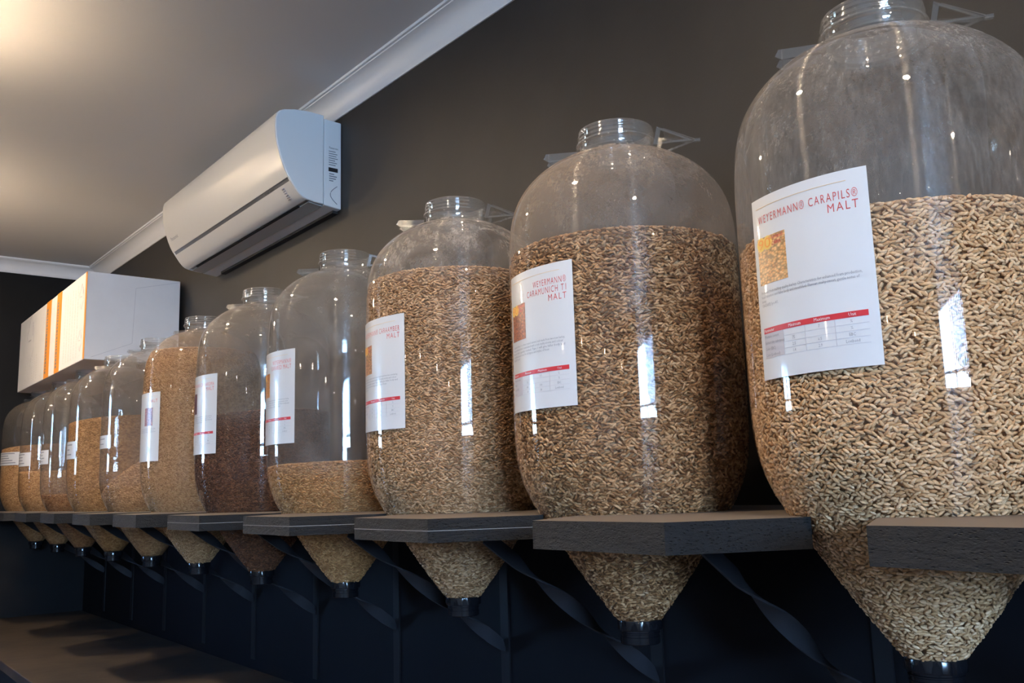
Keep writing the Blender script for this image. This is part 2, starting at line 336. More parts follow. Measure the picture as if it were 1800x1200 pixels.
# ------------------------------------------------------------------ long row of malt bottles
AX = 1.3132; R = 0.2325
YS = [0.698, 1.282, 1.874, 2.478, 3.090, 3.709, 4.318, 4.941, 5.550, 6.160, 6.780]
BODY = [(0.043,-0.205),(0.046,-0.199),(0.072,-0.165),(0.100,-0.127),(0.130,-0.083),(0.155,-0.045),(0.172,-0.018),(0.187,0.003),(0.200,0.024),(0.211,0.045),(0.220,0.070),(0.2265,0.098),(0.2303,0.13),(0.232,0.165),(0.2325,0.21),
        (0.2325,0.30),(0.2325,0.40),(0.2325,0.49),(0.2315,0.53),(0.229,0.562),(0.2245,0.592),(0.216,0.620),(0.204,0.643),(0.188,0.664),(0.166,0.685),(0.141,0.702),(0.116,0.715),(0.095,0.7225),(0.085,0.7255),(0.0795,0.7285),(0.0775,0.733)]
NECK = [(0.0775,0.733),(0.077,0.750),(0.0785,0.7515),(0.0835,0.7525),(0.0838,0.7565),(0.0785,0.7575),(0.0775,0.7605),(0.0795,0.7625),(0.0800,0.7650),(0.0775,0.7670),(0.0775,0.7700),(0.0795,0.7720),(0.0800,0.7745),(0.0775,0.7765),(0.0775,0.7790),(0.0785,0.7805),(0.0780,0.7850),(0.0765,0.7865),(0.0735,0.7865),(0.0720,0.7850),(0.0720,0.7400)]
def body_r(z):
    for (r0, z0), (r1, z1) in zip(BODY, BODY[1:]):
        if z0 <= z <= z1: return r0 + (r1-r0)*(z-z0)/(z1-z0)
    return BODY[0][0] if z < BODY[0][1] else BODY[-1][0]
def smooth_profile(P, sub=3):
    out = []
    for i in range(len(P)-1):
        p0 = P[max(i-1,0)]; p1 = P[i]; p2 = P[i+1]; p3 = P[min(i+2,len(P)-1)]
        for k in range(sub):
            t = k/sub; q = []
            for d in (0, 1):
                q.append(0.5*((2*p1[d]) + (-p0[d]+p2[d])*t + (2*p0[d]-5*p1[d]+4*p2[d]-p3[d])*t*t + (-p0[d]+3*p1[d]-3*p2[d]+p3[d])*t**3))
            out.append(tuple(q))
    return out + [P[-1]]
me_body = MB().lathe(smooth_profile(BODY), 96)
me_neck = MB().lathe(NECK, 64)
# bottom screw cap: ribbed collar over a narrower threaded plug
def cap_mesh():
    m = MB(); n = 72; prof = [(0.0, -0.2035), (0.0425,-0.2035),(0.0432,-0.2055),(0.0432,-0.2205),(0.0418,-0.2225),(0.0372,-0.2230),(0.0372,-0.2262),(0.0385,-0.2270),(0.0385,-0.2290),(0.0366,-0.2300),(0.0366,-0.2345),(0.0380,-0.2353),(0.0380,-0.2470),(0.0362,-0.2490),(0.0,-0.2490)]
    vs = []; fs = []
    for (r, z) in prof:
        for j in range(n):
            rr = r - (0.0016 if (j % 6 in (0,)) and -0.2225 < z < -0.2040 and r > .04 else 0)
            t = 2*pi*j/n; vs.append((rr*math.cos(t), rr*math.sin(t), z))
    for i in range(len(prof)-1):
        for j in range(n):
            k = (j+1) % n; fs.append((i*n+j, (i+1)*n+j, (i+1)*n+k, i*n+k))
    return m.add(vs, fs)
me_cap = cap_mesh()
# carrying lug: two clear fins that close to a point, a web across the top and a nib at the tip
def lug_mesh(sgn):
    m = MB(); t = 0.0016
    if sgn > 0:
        for s in (-1, 1):
            m.prism([(0.0795, 0.7310), (0.142, 0.7290), (0.152, 0.7360), (0.146, 0.7470), (0.0795, 0.7450)], lambda p: (s*0.020-t/2, p[0], p[1]), lambda p: (s*0.020+t/2, p[0], p[1]))
        return m.box(-0.021, 0.021, 0.140, 0.142, 0.7300, 0.7465)
    tip = 0.162
    for s in (-1, 1):
        # open triangular fin: three clear bars round a hole
        O = [(0.0795, 0.7370), (tip, 0.7490), (0.0880, 0.7765)]; cx = sum(p[0] for p in O)/3; cz = sum(p[1] for p in O)/3
        In = [(cx + (p[0]-cx)*0.66, cz + (p[1]-cz)*0.66) for p in O]
        def fp(off):
            def f(p):
                k = (p[0]-0.080)/(tip-0.080); x = s*(0.034*(1-k) + 0.004*k)
                return (x + off, sgn*p[0], p[1])
            return f
        for k in range(3):
            k2 = (k+1) % 3
            m.prism([O[k], O[k2], In[k2], In[k]], fp(-t*0.8), fp(t*0.8))
    m.add([(-0.026, sgn*0.100, 0.7725), (0.026, sgn*0.100, 0.7725), (0.006, sgn*tip, 0.7500), (-0.006, sgn*tip, 0.7500),
           (-0.026, sgn*0.100, 0.7745), (0.026, sgn*0.100, 0.7745), (0.006, sgn*tip, 0.7523), (-0.006, sgn*tip, 0.7523)],
          [(0,3,2,1),(4,5,6,7),(0,1,5,4),(1,2,6,5),(2,3,7,6),(3,0,4,7)])
    m.box(-0.0035, 0.0035, min(sgn*(tip-.002), sgn*(tip+0.012)), max(sgn*(tip-.002), sgn*(tip+0.012)), 0.7470, 0.7530)
    return m
def cyl(s, z, rr):
    th = s / R
    return (-rr*math.cos(th), rr*math.sin(th), z)
def curved_rect(s0, s1, z0, z1, rr, n=10, thick=0.0004):
    vs = []; fs = []
    for k in range(n+1):
        s = s0 + (s1-s0)*k/n
        vs += [cyl(s, z0, rr), cyl(s, z1, rr), cyl(s, z0, rr-thick), cyl(s, z1, rr-thick)]
    for k in range(n):
        a = k*4; b = a+4
        fs += [(a, a+1, b+1, b), (a+2, b+2, b+3, a+3), (a+1, a+3, b+3, b+1), (a, b, b+2, a+2)]
    fs += [(0, 2, 3, 1), (n*4, n*4+1, n*4+3, n*4+2)]
    return vs, fs
FONT_CACHE = {}
def text_2d(txt, size, thin=0.0, res=3):
    key = (txt, size, thin, res)
    if key in FONT_CACHE: return FONT_CACHE[key]
    c = bpy.data.curves.new('t', 'FONT'); c.body = txt; c.size = size; c.resolution_u = res; c.offset = thin * size; c.fill_mode = 'FRONT'; c.space_character = 1.28 if thin < 0 else 1.0
    o = bpy.data.objects.new('t', c); COL.objects.link(o)
    dg = bpy.context.evaluated_depsgraph_get(); me = bpy.data.meshes.new_from_object(o.evaluated_get(dg))
    v = [(p.co.x, p.co.y) for p in me.vertices]; f = [tuple(p.vertices) for p in me.polygons]
    bpy.data.objects.remove(o); bpy.data.curves.remove(c); bpy.data.meshes.remove(me)
    FONT_CACHE[key] = (v, f); return v, f
def curved_text(mb, txt, size, s_left, z, rr, xs=0.62, align='L', width=None, thin=0.0, res=3):
    """adds text wrapped round the bottle; s falls from left to right"""
    v, f = text_2d(txt, size, thin, res)
    if not v: return
    x0 = min(p[0] for p in v); x1 = max(p[0] for p in v)
    if width: xs = width/(x1-x0)
    w = (x1-x0)*xs
    st = s_left if align == 'L' else (s_left + w if align == 'R' else s_left + w/2)
    mb.add([cyl(st - (p[0]-x0)*xs, z + p[1], rr) for p in v], f)

LW, LH, LZ1 = 0.195, 0.268, 0.4635
def sheet_label(parent, sc, title, photo, para, rows, photo_u=(0.05, 0.36), badge=True, tilt=0.0):
    rr = R + 0.0016
    sl = sc + LW/2
    lab = mesh('label', *curved_rect(sl, sl-LW, LZ1-LH, LZ1, rr, 24, 0.0006), M['paper'], parent, True, auto=0.5)
    lab['label'] = 'white printed sheet taped to the bottle'
    S = lambda u: sl - u*LW
    Z = lambda v: LZ1 - v*LH
    e = 0.0004
    mb = MB(); mb.add(*curved_rect(S(0.06), S(0.86), Z(0.0575), Z(0.0550), rr+e, 16)); mb.build('gold_line', M['gold_print'], lab)
    mb = MB()
    for i, ln in enumerate(title):
        txt, w = ln
        curved_text(mb, txt, 0.0175, S(0.93), Z(0.147 + i*0.058), rr+e*1.2, align='R', width=w*LW, thin=-0.005)
    if mb.v: mb.build('title', M['title_print'], lab)
    if photo:
        u0, u1 = photo_u
        ph = mesh('photo', *curved_rect(S(u0), S(u1), Z(0.485), Z(0.225), rr+e, 8), photo, lab)
        if badge:
            mb = MB(); cu = u0 + 0.085; cv = 0.262
            for (du, rad) in ((-0.035, 0.0105), (0.045, 0.0105)):
                pts = [cyl(S(cu+du) + rad*math.cos(t*pi/8), Z(cv) + rad*math.sin(t*pi/8), rr+e*2) for t in range(16)]
                mb.add(pts, [tuple(range(16))])
            mb.build('badge', M['yellow_print'], lab)
            mb = MB(); curved_text(mb, '90', 0.021, S(cu+0.005), Z(cv+0.027), rr+e*3, align='C', width=0.15*LW); mb.build('badge_number', M['orange_print'], lab)
            mb = MB(); curved_text(mb, 'Weyermann®', 0.009, S(u0+0.14), Z(0.252), rr+e*2, width=(u1-u0-0.155)*LW); curved_text(mb, 'CARA', 0.008, S(u0+0.17), Z(0.285), rr+e*2, width=0.10*LW)
            mb.build('photo_caption', M['red_print'], lab)
    if para:
        mb = MB()
        for i, (txt, w) in enumerate(para):
            curved_text(mb, txt, 0.0062, S(0.055), Z(0.535 + i*0.0235), rr+e, width=w*LW, res=1)
        mb.build('paragraph', M['grey_print'], lab)
    if rows:
        mb = MB(); mb.add(*curved_rect(S(0.05), S(0.93), Z(0.752), Z(0.722), rr+e, 16)); bar = mb.build('table_header', M['red_print'], lab)
        mb = MB()
        for txt, u, w in (('Parameter', 0.06, 0.12), ('Minimum', 0.33, 0.11), ('Maximum', 0.55, 0.12), ('Unit', 0.80, 0.05)):
            curved_text(mb, txt, 0.0066, S(u), Z(0.745), rr+e*2, width=w*LW, res=1)
        mb.build('header_text', M['white_print'], lab)
        mb = MB(); mb.add(*curved_rect(S(0.05), S(0.27), Z(0.885), Z(0.753), rr+e*.7, 6)); mb.build('table_column', M['pale_print'], lab)
        mb = MB()
        for i in range(1, 5): mb.add(*curved_rect(S(0.05), S(0.93), Z(0.753+i*0.033), Z(0.7515+i*0.033), rr+e, 12))
        for u in (0.27, 0.47, 0.70): mb.add(*curved_rect(S(u), S(u+0.003), Z(0.885), Z(0.753), rr+e, 1))
        mb.build('table_rule', M['pale_print'], lab)
        mb = MB()
        for i, (a, b, c, d) in enumerate(rows):
            z = Z(0.778 + i*0.033)
            if a: curved_text(mb, a, 0.0062, S(0.06), z, rr+e*1.5, xs=0.75, res=1)
            if b: curved_text(mb, b, 0.0062, S(0.37), z, rr+e*1.5, xs=0.8, align='C', res=1)
            if c: curved_text(mb, c, 0.0062, S(0.585), z, rr+e*1.5, xs=0.8, align='C', res=1)
            if d: curved_text(mb, d, 0.0062, S(0.815), z, rr+e*1.5, xs=0.8, align='C', res=1)
        mb.build('table_text', M['grey_print'], lab)
    return lab
def slip_label(parent, s0, s1, z0, z1, lines):
    rr = R + 0.0016
    lab = mesh('label', *curved_rect(s0, s1, z0, z1, rr, 12, 0.0006), M['paper'], parent, True, auto=0.5)
    lab['label'] = 'small white paper slip'
    mb = MB(); h = z1-z0; w = s0-s1
    for i in range(lines):
        zz = z1 - h*(i+0.8)/(lines+0.6)
        mb.add(*curved_rect(s0-w*0.08, s0-w*(0.55+0.33*random.random()), zz, zz+h*0.07, rr+0.0004, 8))
    mb.build('print', M['grey_print'], lab)

# kernels scattered over the heap (nobody could count them): one node group for all heaps
def grain_group():
    ng = bpy.data.node_groups.new('kernel_scatter', 'GeometryNodeTree')
    I = ng.interface
    I.new_socket('Geometry', in_out='INPUT', socket_type='NodeSocketGeometry')
    for nm, dv in (('Density', 40000.0), ('Length', 0.0115), ('Width', 0.0042)):
        s = I.new_socket(nm, in_out='INPUT', socket_type='NodeSocketFloat'); s.default_value = dv
    s = I.new_socket('Seed', in_out='INPUT', socket_type='NodeSocketInt')
    I.new_socket('Material', in_out='INPUT', socket_type='NodeSocketMaterial')
    I.new_socket('Geometry', in_out='OUTPUT', socket_type='NodeSocketGeometry')
    def G(t, **kw):
        n = ng.nodes.new(t)
        for k, v in kw.items(): setattr(n, k, v)
        return n
    lk = ng.links.new
    gi = G('NodeGroupInput'); go = G('NodeGroupOutput')
    # kernel: pointed ellipsoid
    us = G('GeometryNodeMeshUVSphere'); us.inputs['Segments'].default_value = 8; us.inputs['Rings'].default_value = 7; us.inputs['Radius'].default_value = 1.0
    pos = G('GeometryNodeInputPosition'); sx = G('ShaderNodeSeparateXYZ'); lk(pos.outputs[0], sx.inputs[0])
    z2 = G('ShaderNodeMath', operation='MULTIPLY'); lk(sx.outputs['Z'], z2.inputs[0]); lk(sx.outputs['Z'], z2.inputs[1])
    tp = G('ShaderNodeMath', operation='MULTIPLY_ADD'); lk(z2.outputs[0], tp.inputs[0]); tp.inputs[1].default_value = -0.25; tp.inputs[2].default_value = 1.0
    wx = G('ShaderNodeMath', operation='MULTIPLY'); lk(sx.outputs['X'], wx.inputs[0]); lk(tp.outputs[0], wx.inputs[1])
    wy = G('ShaderNodeMath', operation='MULTIPLY'); lk(sx.outputs['Y'], wy.inputs[0]); lk(tp.outputs[0], wy.inputs[1])
    hx = G('ShaderNodeMath', operation='MULTIPLY'); lk(gi.outputs['Width'], hx.inputs[0]); hx.inputs[1].default_value = 0.5
    hz = G('ShaderNodeMath', operation='MULTIPLY'); lk(gi.outputs['Length'], hz.inputs[0]); hz.inputs[1].default_value = 0.5
    px = G('ShaderNodeMath', operation='MULTIPLY'); lk(wx.outputs[0], px.inputs[0]); lk(hx.outputs[0], px.inputs[1])
    py = G('ShaderNodeMath', operation='MULTIPLY'); lk(wy.outputs[0], py.inputs[0]); lk(hx.outputs[0], py.inputs[1])
    pz = G('ShaderNodeMath', operation='MULTIPLY'); lk(sx.outputs['Z'], pz.inputs[0]); lk(hz.outputs[0], pz.inputs[1])
    cx = G('ShaderNodeCombineXYZ'); lk(pz.outputs[0], cx.inputs['X']); lk(py.outputs[0], cx.inputs['Y']); lk(px.outputs[0], cx.inputs['Z'])
    s2 = G('GeometryNodeSetPosition'); lk(us.outputs['Mesh'], s2.inputs['Geometry']); lk(cx.outputs[0], s2.inputs['Position'])
    ss = G('GeometryNodeSetShadeSmooth'); lk(s2.outputs[0], ss.inputs[0])
    sm = G('GeometryNodeSetMaterial'); lk(ss.outputs[0], sm.inputs['Geometry']); lk(gi.outputs['Material'], sm.inputs['Material'])
    jn = G('GeometryNodeJoinGeometry'); lk(gi.outputs['Geometry'], jn.inputs[0])
    # two layers: kernels pressed flat against the plastic without overlapping, and a looser layer that shows in the gaps
    for layer in (0, 1):
        dist = G('GeometryNodeDistributePointsOnFaces', distribute_method='POISSON' if layer == 0 else 'RANDOM')
        lk(gi.outputs['Geometry'], dist.inputs['Mesh']); lk(gi.outputs['Seed'], dist.inputs['Seed'])
        if layer == 0:
            dm = G('ShaderNodeMath', operation='MULTIPLY'); lk(gi.outputs['Width'], dm.inputs[0]); dm.inputs[1].default_value = 1.06
            lk(dm.outputs[0], dist.inputs['Distance Min']); dist.inputs['Density Max'].default_value = 200000.0
        else: lk(gi.outputs['Density'], dist.inputs['Density'])
        rnd = G('FunctionNodeRandomValue', data_type='FLOAT'); rnd.inputs[2].default_value = (0.0088, 0.0045)[layer]; rnd.inputs[3].default_value = (0.0108, 0.0085)[layer]; rnd.inputs['Seed'].default_value = 3 + layer
        sc = G('ShaderNodeVectorMath', operation='SCALE'); lk(dist.outputs['Normal'], sc.inputs[0]); lk(rnd.outputs[1], sc.inputs['Scale'])
        sp = G('GeometryNodeSetPosition'); lk(dist.outputs['Points'], sp.inputs['Geometry']); lk(sc.outputs[0], sp.inputs['Offset'])
        t = (0.10, 0.3)[layer]
        rr = G('FunctionNodeRandomValue', data_type='FLOAT_VECTOR'); rr.inputs[0].default_value = (-t, -t, -1.0); rr.inputs[1].default_value = (t, t, 1.0); rr.inputs['Seed'].default_value = 5 + layer
        er = G('FunctionNodeEulerToRotation'); lk(rr.outputs[0], er.inputs[0])
        ro = G('FunctionNodeRotateRotation', rotation_space='LOCAL'); lk(dist.outputs['Rotation'], ro.inputs[0]); lk(er.outputs[0], ro.inputs[1])
        rs = G('FunctionNodeRandomValue', data_type='FLOAT'); rs.inputs[2].default_value = 0.85; rs.inputs[3].default_value = 1.15; rs.inputs['Seed'].default_value = 9 + layer
        inst = G('GeometryNodeInstanceOnPoints'); lk(sp.outputs[0], inst.inputs['Points']); lk(sm.outputs[0], inst.inputs['Instance']); lk(ro.outputs[0], inst.inputs['Rotation']); lk(rs.outputs[1], inst.inputs['Scale'])
        lk(inst.outputs[0], jn.inputs[0])
    lk(jn.outputs[0], go.inputs[0])
    return ng
GRAIN_NG = grain_group()
def grain_heap(Y, lvl, gx, gy, mound, mat, label, dens, seed, length=0.0104, width=0.0046, inset=0.0035):
    n = 64; K = 26; vs = []; fs = []
    for j in range(n):
        t = 2*pi*j/n; cx, cy = math.cos(t), math.sin(t)
        top = max(-0.02, lvl + 0.22*(gx*cx + gy*cy))
        for k in range(K):
            z = -0.2 + (top+0.2)*k/(K-1); r = body_r(z) - inset; vs.append((r*cx, r*cy, z))
    for k in range(K-1):
        for j in range(n):
            j2 = (j+1) % n; fs.append((j*K+k, j2*K+k, j2*K+k+1, j*K+k+1))
    base = len(vs); RG = 5
    for q in range(1, RG):
        f = 1 - q/RG
        for j in range(n):
            x, y, z = vs[j*K+K-1]
            zz = lvl + gx*x*f + gy*y*f + (z - (lvl + gx*x + gy*y))*f
            vs.append((x*f, y*f, zz + mound*(1-f)))
    vs.append((0, 0, lvl + mound))
    def idx(q, j): return (j % n)*K + K-1 if q == 0 else base + (q-1)*n + (j % n)
    for q in range(RG-1):
        for j in range(n): fs.append((idx(q,j), idx(q,j+1), idx(q+1,j+1), idx(q+1,j)))
    for j in range(n): fs.append((idx(RG-1,j), idx(RG-1,j+1), len(vs)-1))
    fs.append(tuple(j*K for j in range(n))[::-1])
    o = mesh('malt_grain', vs, fs, mat, None, True, loc=(AX, Y, 0))
    tag(o, label, 'malt grain', 'malt inside the bottles', 'stuff')
    if dens:
        md = o.modifiers.new('kernels', 'NODES'); md.node_group = GRAIN_NG
        ids = {s.name: s.identifier for s in GRAIN_NG.interface.items_tree if s.in_out == 'INPUT'}
        md[ids['Density']] = float(dens); md[ids['Length']] = length; md[ids['Width']] = width; md[ids['Seed']] = seed; md[ids['Material']] = mat
    return o

BOTTLES = [  # bottle label, dust, dust colour, patchiness
 ('large clear plastic hopper bottle nearest the camera, cut by the right edge', 0.085, (0.55, 0.50, 0.45), 0.7),
 ('clear hopper bottle with brown dust on its shoulder, second from the camera', 0.13, (0.52, 0.43, 0.35), 0.5),
 ('clear hopper bottle with blotchy white dust on its shoulder, third from the camera', 0.12, (0.58, 0.52, 0.46), 1.5),
 ('clear hopper bottle nearly empty of grain, fourth from the camera', 0.085, (0.55, 0.50, 0.46), 0.9),
 ('clear hopper bottle half full of dark reddish malt, fifth from the camera', 0.10, (0.5, 0.43, 0.37), 0.6),
 ('clear hopper bottle filled almost to the neck with tan malt, sixth from the camera', 0.09, (0.55, 0.46, 0.38), 0.5),
 ('clear hopper bottle with steeply sloping malt and a tiny slip, seventh from the camera', 0.07, (0.52, 0.46, 0.4), 0.5),
 ('clear hopper bottle two thirds full of brown malt, eighth from the camera', 0.07, (0.52, 0.46, 0.4), 0.5),
 ('clear hopper bottle holding only a little dark malt, third from the far wall', 0.06, (0.52, 0.46, 0.4), 0.5),
 ('clear hopper bottle one third full, second from the far wall', 0.06, (0.52, 0.46, 0.4), 0.5),
 ('clear hopper bottle at the far wall, last of the row', 0.07, (0.52, 0.46, 0.4), 0.5)]
LEVELS = [0.40, 0.505, 0.557, 0.12, 0.30, 0.62, 0.12, 0.44, 0.09, 0.23, 0.39]
first = {}
bottle_objs = []
for i, (lab, dust, dcol, patch) in enumerate(BOTTLES):
    e = empty('malt_bottle', (AX, YS[i], 0), lab, 'bottle', 'row of malt bottles on the shelf')
    gm = glass_mat('dusty_clear_plastic', dust, dcol, patch, level=LEVELS[i], gritty=(0.9, 0.3, 0.6)[i] if i < 3 else 0.4)
    if not first:
        b = me_body.build('body', gm, e, True); nk = me_neck.build('neck', M['clear'], e, True); cp = me_cap.build('cap', M['cap'], e, True, auto=0.5)
        l1 = lug_mesh(-1).build('lug', M['lug'], e); l2 = lug_mesh(1).build('lug', M['lug'], e)
        cp['label'] = 'black screw cap at the bottom of the cone'; nk['label'] = 'threaded clear neck without a lid'
        l1.rotation_euler.z = l2.rotation_euler.z = 0.57
        first = dict(body=b, neck=nk, cap=cp, lug1=l1, lug2=l2)
        bd = b
    else:
        bd = link_copy(first['body'], e); link_copy(first['neck'], e); link_copy(first['cap'], e)
        a1 = link_copy(first['lug1'], e); a2 = link_copy(first['lug2'], e)
        rz = (0.57, 0.68, 0.82, 0.75, 0.6, 0.5, 0.7, 0.6, 0.6, 0.5, 0.6)[i]
        a1.rotation_euler.z = rz; a2.rotation_euler.z = rz
    bd.material_slots[0].link = 'OBJECT'; bd.material_slots[0].material = gm
    bottle_objs.append(e)

# printed sheets on the six nearest bottles
P1 = photo_mat('print_pale_kernels', (0.92, 0.56, 0.24), (0.74, 0.36, 0.12))
P2 = photo_mat('print_red_kernels', (0.52, 0.15, 0.05), (0.30, 0.07, 0.03))
P3 = photo_mat('print_orange_kernels', (0.75, 0.36, 0.12), (0.45, 0.17, 0.05))
P4 = photo_mat('print_gold_kernels', (0.85, 0.38, 0.05), (0.62, 0.22, 0.03))
P5 = photo_mat('print_maroon_kernels', (0.16, 0.02, 0.02), (0.07, 0.01, 0.012))
P6 = photo_mat('print_rose_kernels', (0.50, 0.16, 0.11), (0.28, 0.06, 0.06))
ROWS1 = [('Moisture content', '', '7', '%'), ('Extract (dry substance)', '75', '', '%'), ('Color (EBC)', '2.5', '6.5', 'EBC'), ('Color (Lovibond)', '1.4', '2.9', 'Lovibond')]
ROWS2 = [('Moisture content', '', '6.5', '%'), ('Extract', '76', '', '%'), ('Color (EBC)', '80', '100', 'EBC'), ('Color', '30', '38', 'Lovibond')]
PA1 = [('Produced from malting quality barley. Characteristics: for enhanced foam production,', 0.86), ('head retention and fuller body and mouthfeel. Flavour: malty-sweet, gentle notes of', 0.84), ('honey.', 0.055), ('USAGE RATE: Up to 40%.', 0.19)]
PA2 = [('Caramunich type 1 is a drum roasted caramel malt made from two-row barley,', 0.84), ('malt germinated and caramelised with a rich malty aroma and colour', 0.82), ('flavour that is gently roasted. Type 1 will give fuller body and', 0.84), ('mouthfeel and colour for all types and styles of beer.', 0.66), ('USAGE RATE: Up to 60%', 0.17)]
sheet_label(bottle_objs[0], 0.008, [('WEYERMANN® CARAPILS®', 0.85), ('MALT', 0.21)], P1, PA1, ROWS1)
sheet_label(bottle_objs[1], 0.010, [('WEYERMANN®', 0.42), ('CARAMUNICH T1', 0.52), ('MALT', 0.21)], P2, PA2, ROWS2)
sheet_label(bottle_objs[2], 0.005, [('WEYERMANN® CARAAMBER', 0.84), ('MALT', 0.21)], P3, PA2, ROWS2)
sheet_label(bottle_objs[3], -0.004, [('WEYERMANN®', 0.46), ('CARARED MALT', 0.50)], P4, PA2, ROWS2)
sheet_label(bottle_objs[4], -0.009, [('WEYERMANN® CARAAROMA', 0.84), ('MALT', 0.21)], P5, PA2, ROWS2, badge=False)
sheet_label(bottle_objs[5], -0.016, [('MALT', 0.25)], P6, PA2[:3], None, photo_u=(0.5, 0.80), badge=False)
slip_label(bottle_objs[6], 0.06, -0.088, 0.278, 0.336, 2)
slip_label(bottle_objs[7], 0.06, -0.088, 0.258, 0.344, 3)
slip_label(bottle_objs[8], 0.06, -0.089, 0.256, 0.332, 4)
slip_label(bottle_objs[9], 0.05, -0.132, 0.266, 0.347, 4)
slip_label(bottle_objs[10], 0.03, -0.20, 0.294, 0.378, 5)

GR = [ # level, slope x, slope y, mound, three tones, label, density
 (0.404, 0.0, 0.0, 0.01, ((0.50,0.31,0.15),(0.72,0.50,0.28),(0.86,0.66,0.43)), 'pale straw malt kernels in the bottle nearest the camera', 34000),
 (0.508, 0.0, 0.0, 0.02, ((0.14,0.060,0.020),(0.42,0.24,0.105),(0.68,0.46,0.26)), 'mixed light and dark brown malt kernels in the second bottle', 34000),
 (0.560, 0.0, 0.0, 0.02, ((0.26,0.14,0.062),(0.52,0.33,0.17),(0.70,0.50,0.31)), 'greyish tan malt kernels filling the third bottle', 34000),
 (0.128, 0.0, -0.02, 0.0, ((0.34,0.17,0.060),(0.52,0.29,0.12),(0.66,0.41,0.19)), 'golden malt kernels low in the fourth bottle', 34000),
 (0.318, 0.04, -0.06, 0.0, ((0.075,0.028,0.014),(0.14,0.058,0.028),(0.24,0.11,0.055)), 'dark reddish brown malt kernels in the fifth bottle', 34000),
 (0.628, 0.0, 0.0, 0.01, ((0.36,0.21,0.10),(0.52,0.33,0.17),(0.64,0.44,0.25)), 'tan malt kernels almost filling the sixth bottle', 34000),
 (0.186, 0.45, -0.45, 0.0, ((0.30,0.16,0.07),(0.44,0.26,0.12),(0.58,0.37,0.19)), 'steeply heaped tan malt in the seventh bottle', 0),
 (0.450, 0.06, -0.08, 0.0, ((0.26,0.13,0.045),(0.40,0.22,0.08),(0.54,0.33,0.14)), 'orange brown malt in the eighth bottle from the camera', 0),
 (0.092, 0.0, 0.0, 0.0, ((0.20,0.09,0.03),(0.30,0.15,0.06),(0.42,0.23,0.10)), 'dark brown malt at the bottom of the third bottle from the far wall', 0),
 (0.235, 0.0, 0.0, 0.0, ((0.28,0.15,0.06),(0.42,0.25,0.11),(0.54,0.35,0.18)), 'tan malt in the second bottle from the far wall', 0),
 (0.410, 0.05, -0.08, 0.0, ((0.28,0.15,0.06),(0.42,0.25,0.11),(0.54,0.35,0.18)), 'tan malt in the bottle at the far wall', 0)]
for i, (lv, gx, gy, mo, tones, lab, dens) in enumerate(GR):
    gm = grain_mat('malt_kernels', *tones, fine=(dens == 0))
    grain_heap(YS[i], lv, gx, gy, mo, gm, lab, dens, i+3, inset=0.0135 if dens else 0.0015)

# ------------------------------------------------------------------ shelf boards between the bottles, each on a twisted-strap bracket
TH = 0.0444; XF = AX - 0.3693; RH = 0.1865
ORD = ['nearest the camera', 'second', 'third', 'fourth', 'fifth', 'sixth', 'seventh', 'eighth', 'ninth', 'tenth', 'eleventh']
def arc_side(cy, yfront, sgn):
    """plan points from the front corner along the flare and round the bottle hole to the back; sgn=+1 far side (hole at larger y)"""
    pts = [(XF, yfront)]
    # flare meets the hole circle
    dx, dy = 0.159, 0.080*sgn
    t = 0.0
    while t < 2.0:
        x, y = XF + dx*t, yfront + dy*t
        if math.hypot(x-AX, y-cy) <= RH: break
        t += 0.01
    a0 = math.atan2(y-cy, x-AX)
    if sgn > 0:
        a0 = a0 % (2*pi); a1 = 2*pi     # runs from the front (pi) through 3pi/2 to 2pi
    else:
        a1 = 0.0
    for k in range(19):
        a = a0 + (a1-a0)*k/18; pts.append((AX + RH*math.cos(a), cy + RH*math.sin(a)))
    return pts
def twisted_strap(p0, p1, wid, th, n=60):
    P0, P1 = Vector(p0), Vector(p1); t = (P1-P0).normalized(); a = Vector((0,1,0)); b = t.cross(a).normalized()
    vs = []; fs = []
    for i in range(n+1):
        k = i/n; tw = max(0.0, (k-0.16)/0.84); ang = 0.35 + tw*2.1*pi
        c = P0.lerp(P1, k); w = (b*math.cos(ang) + a*math.sin(ang))*wid/2; h = (a*math.cos(ang) - b*math.sin(ang))*th/2
        vs += [c+w+h, c+w-h, c-w-h, c-w+h]
    for i in range(n):
        for j in range(4):
            fs.append((i*4+j, i*4+(j+1) % 4, i*4+4+(j+1) % 4, i*4+4+j))
    fs += [(3,2,1,0), tuple(n*4+j for j in range(4))]
    return vs, fs
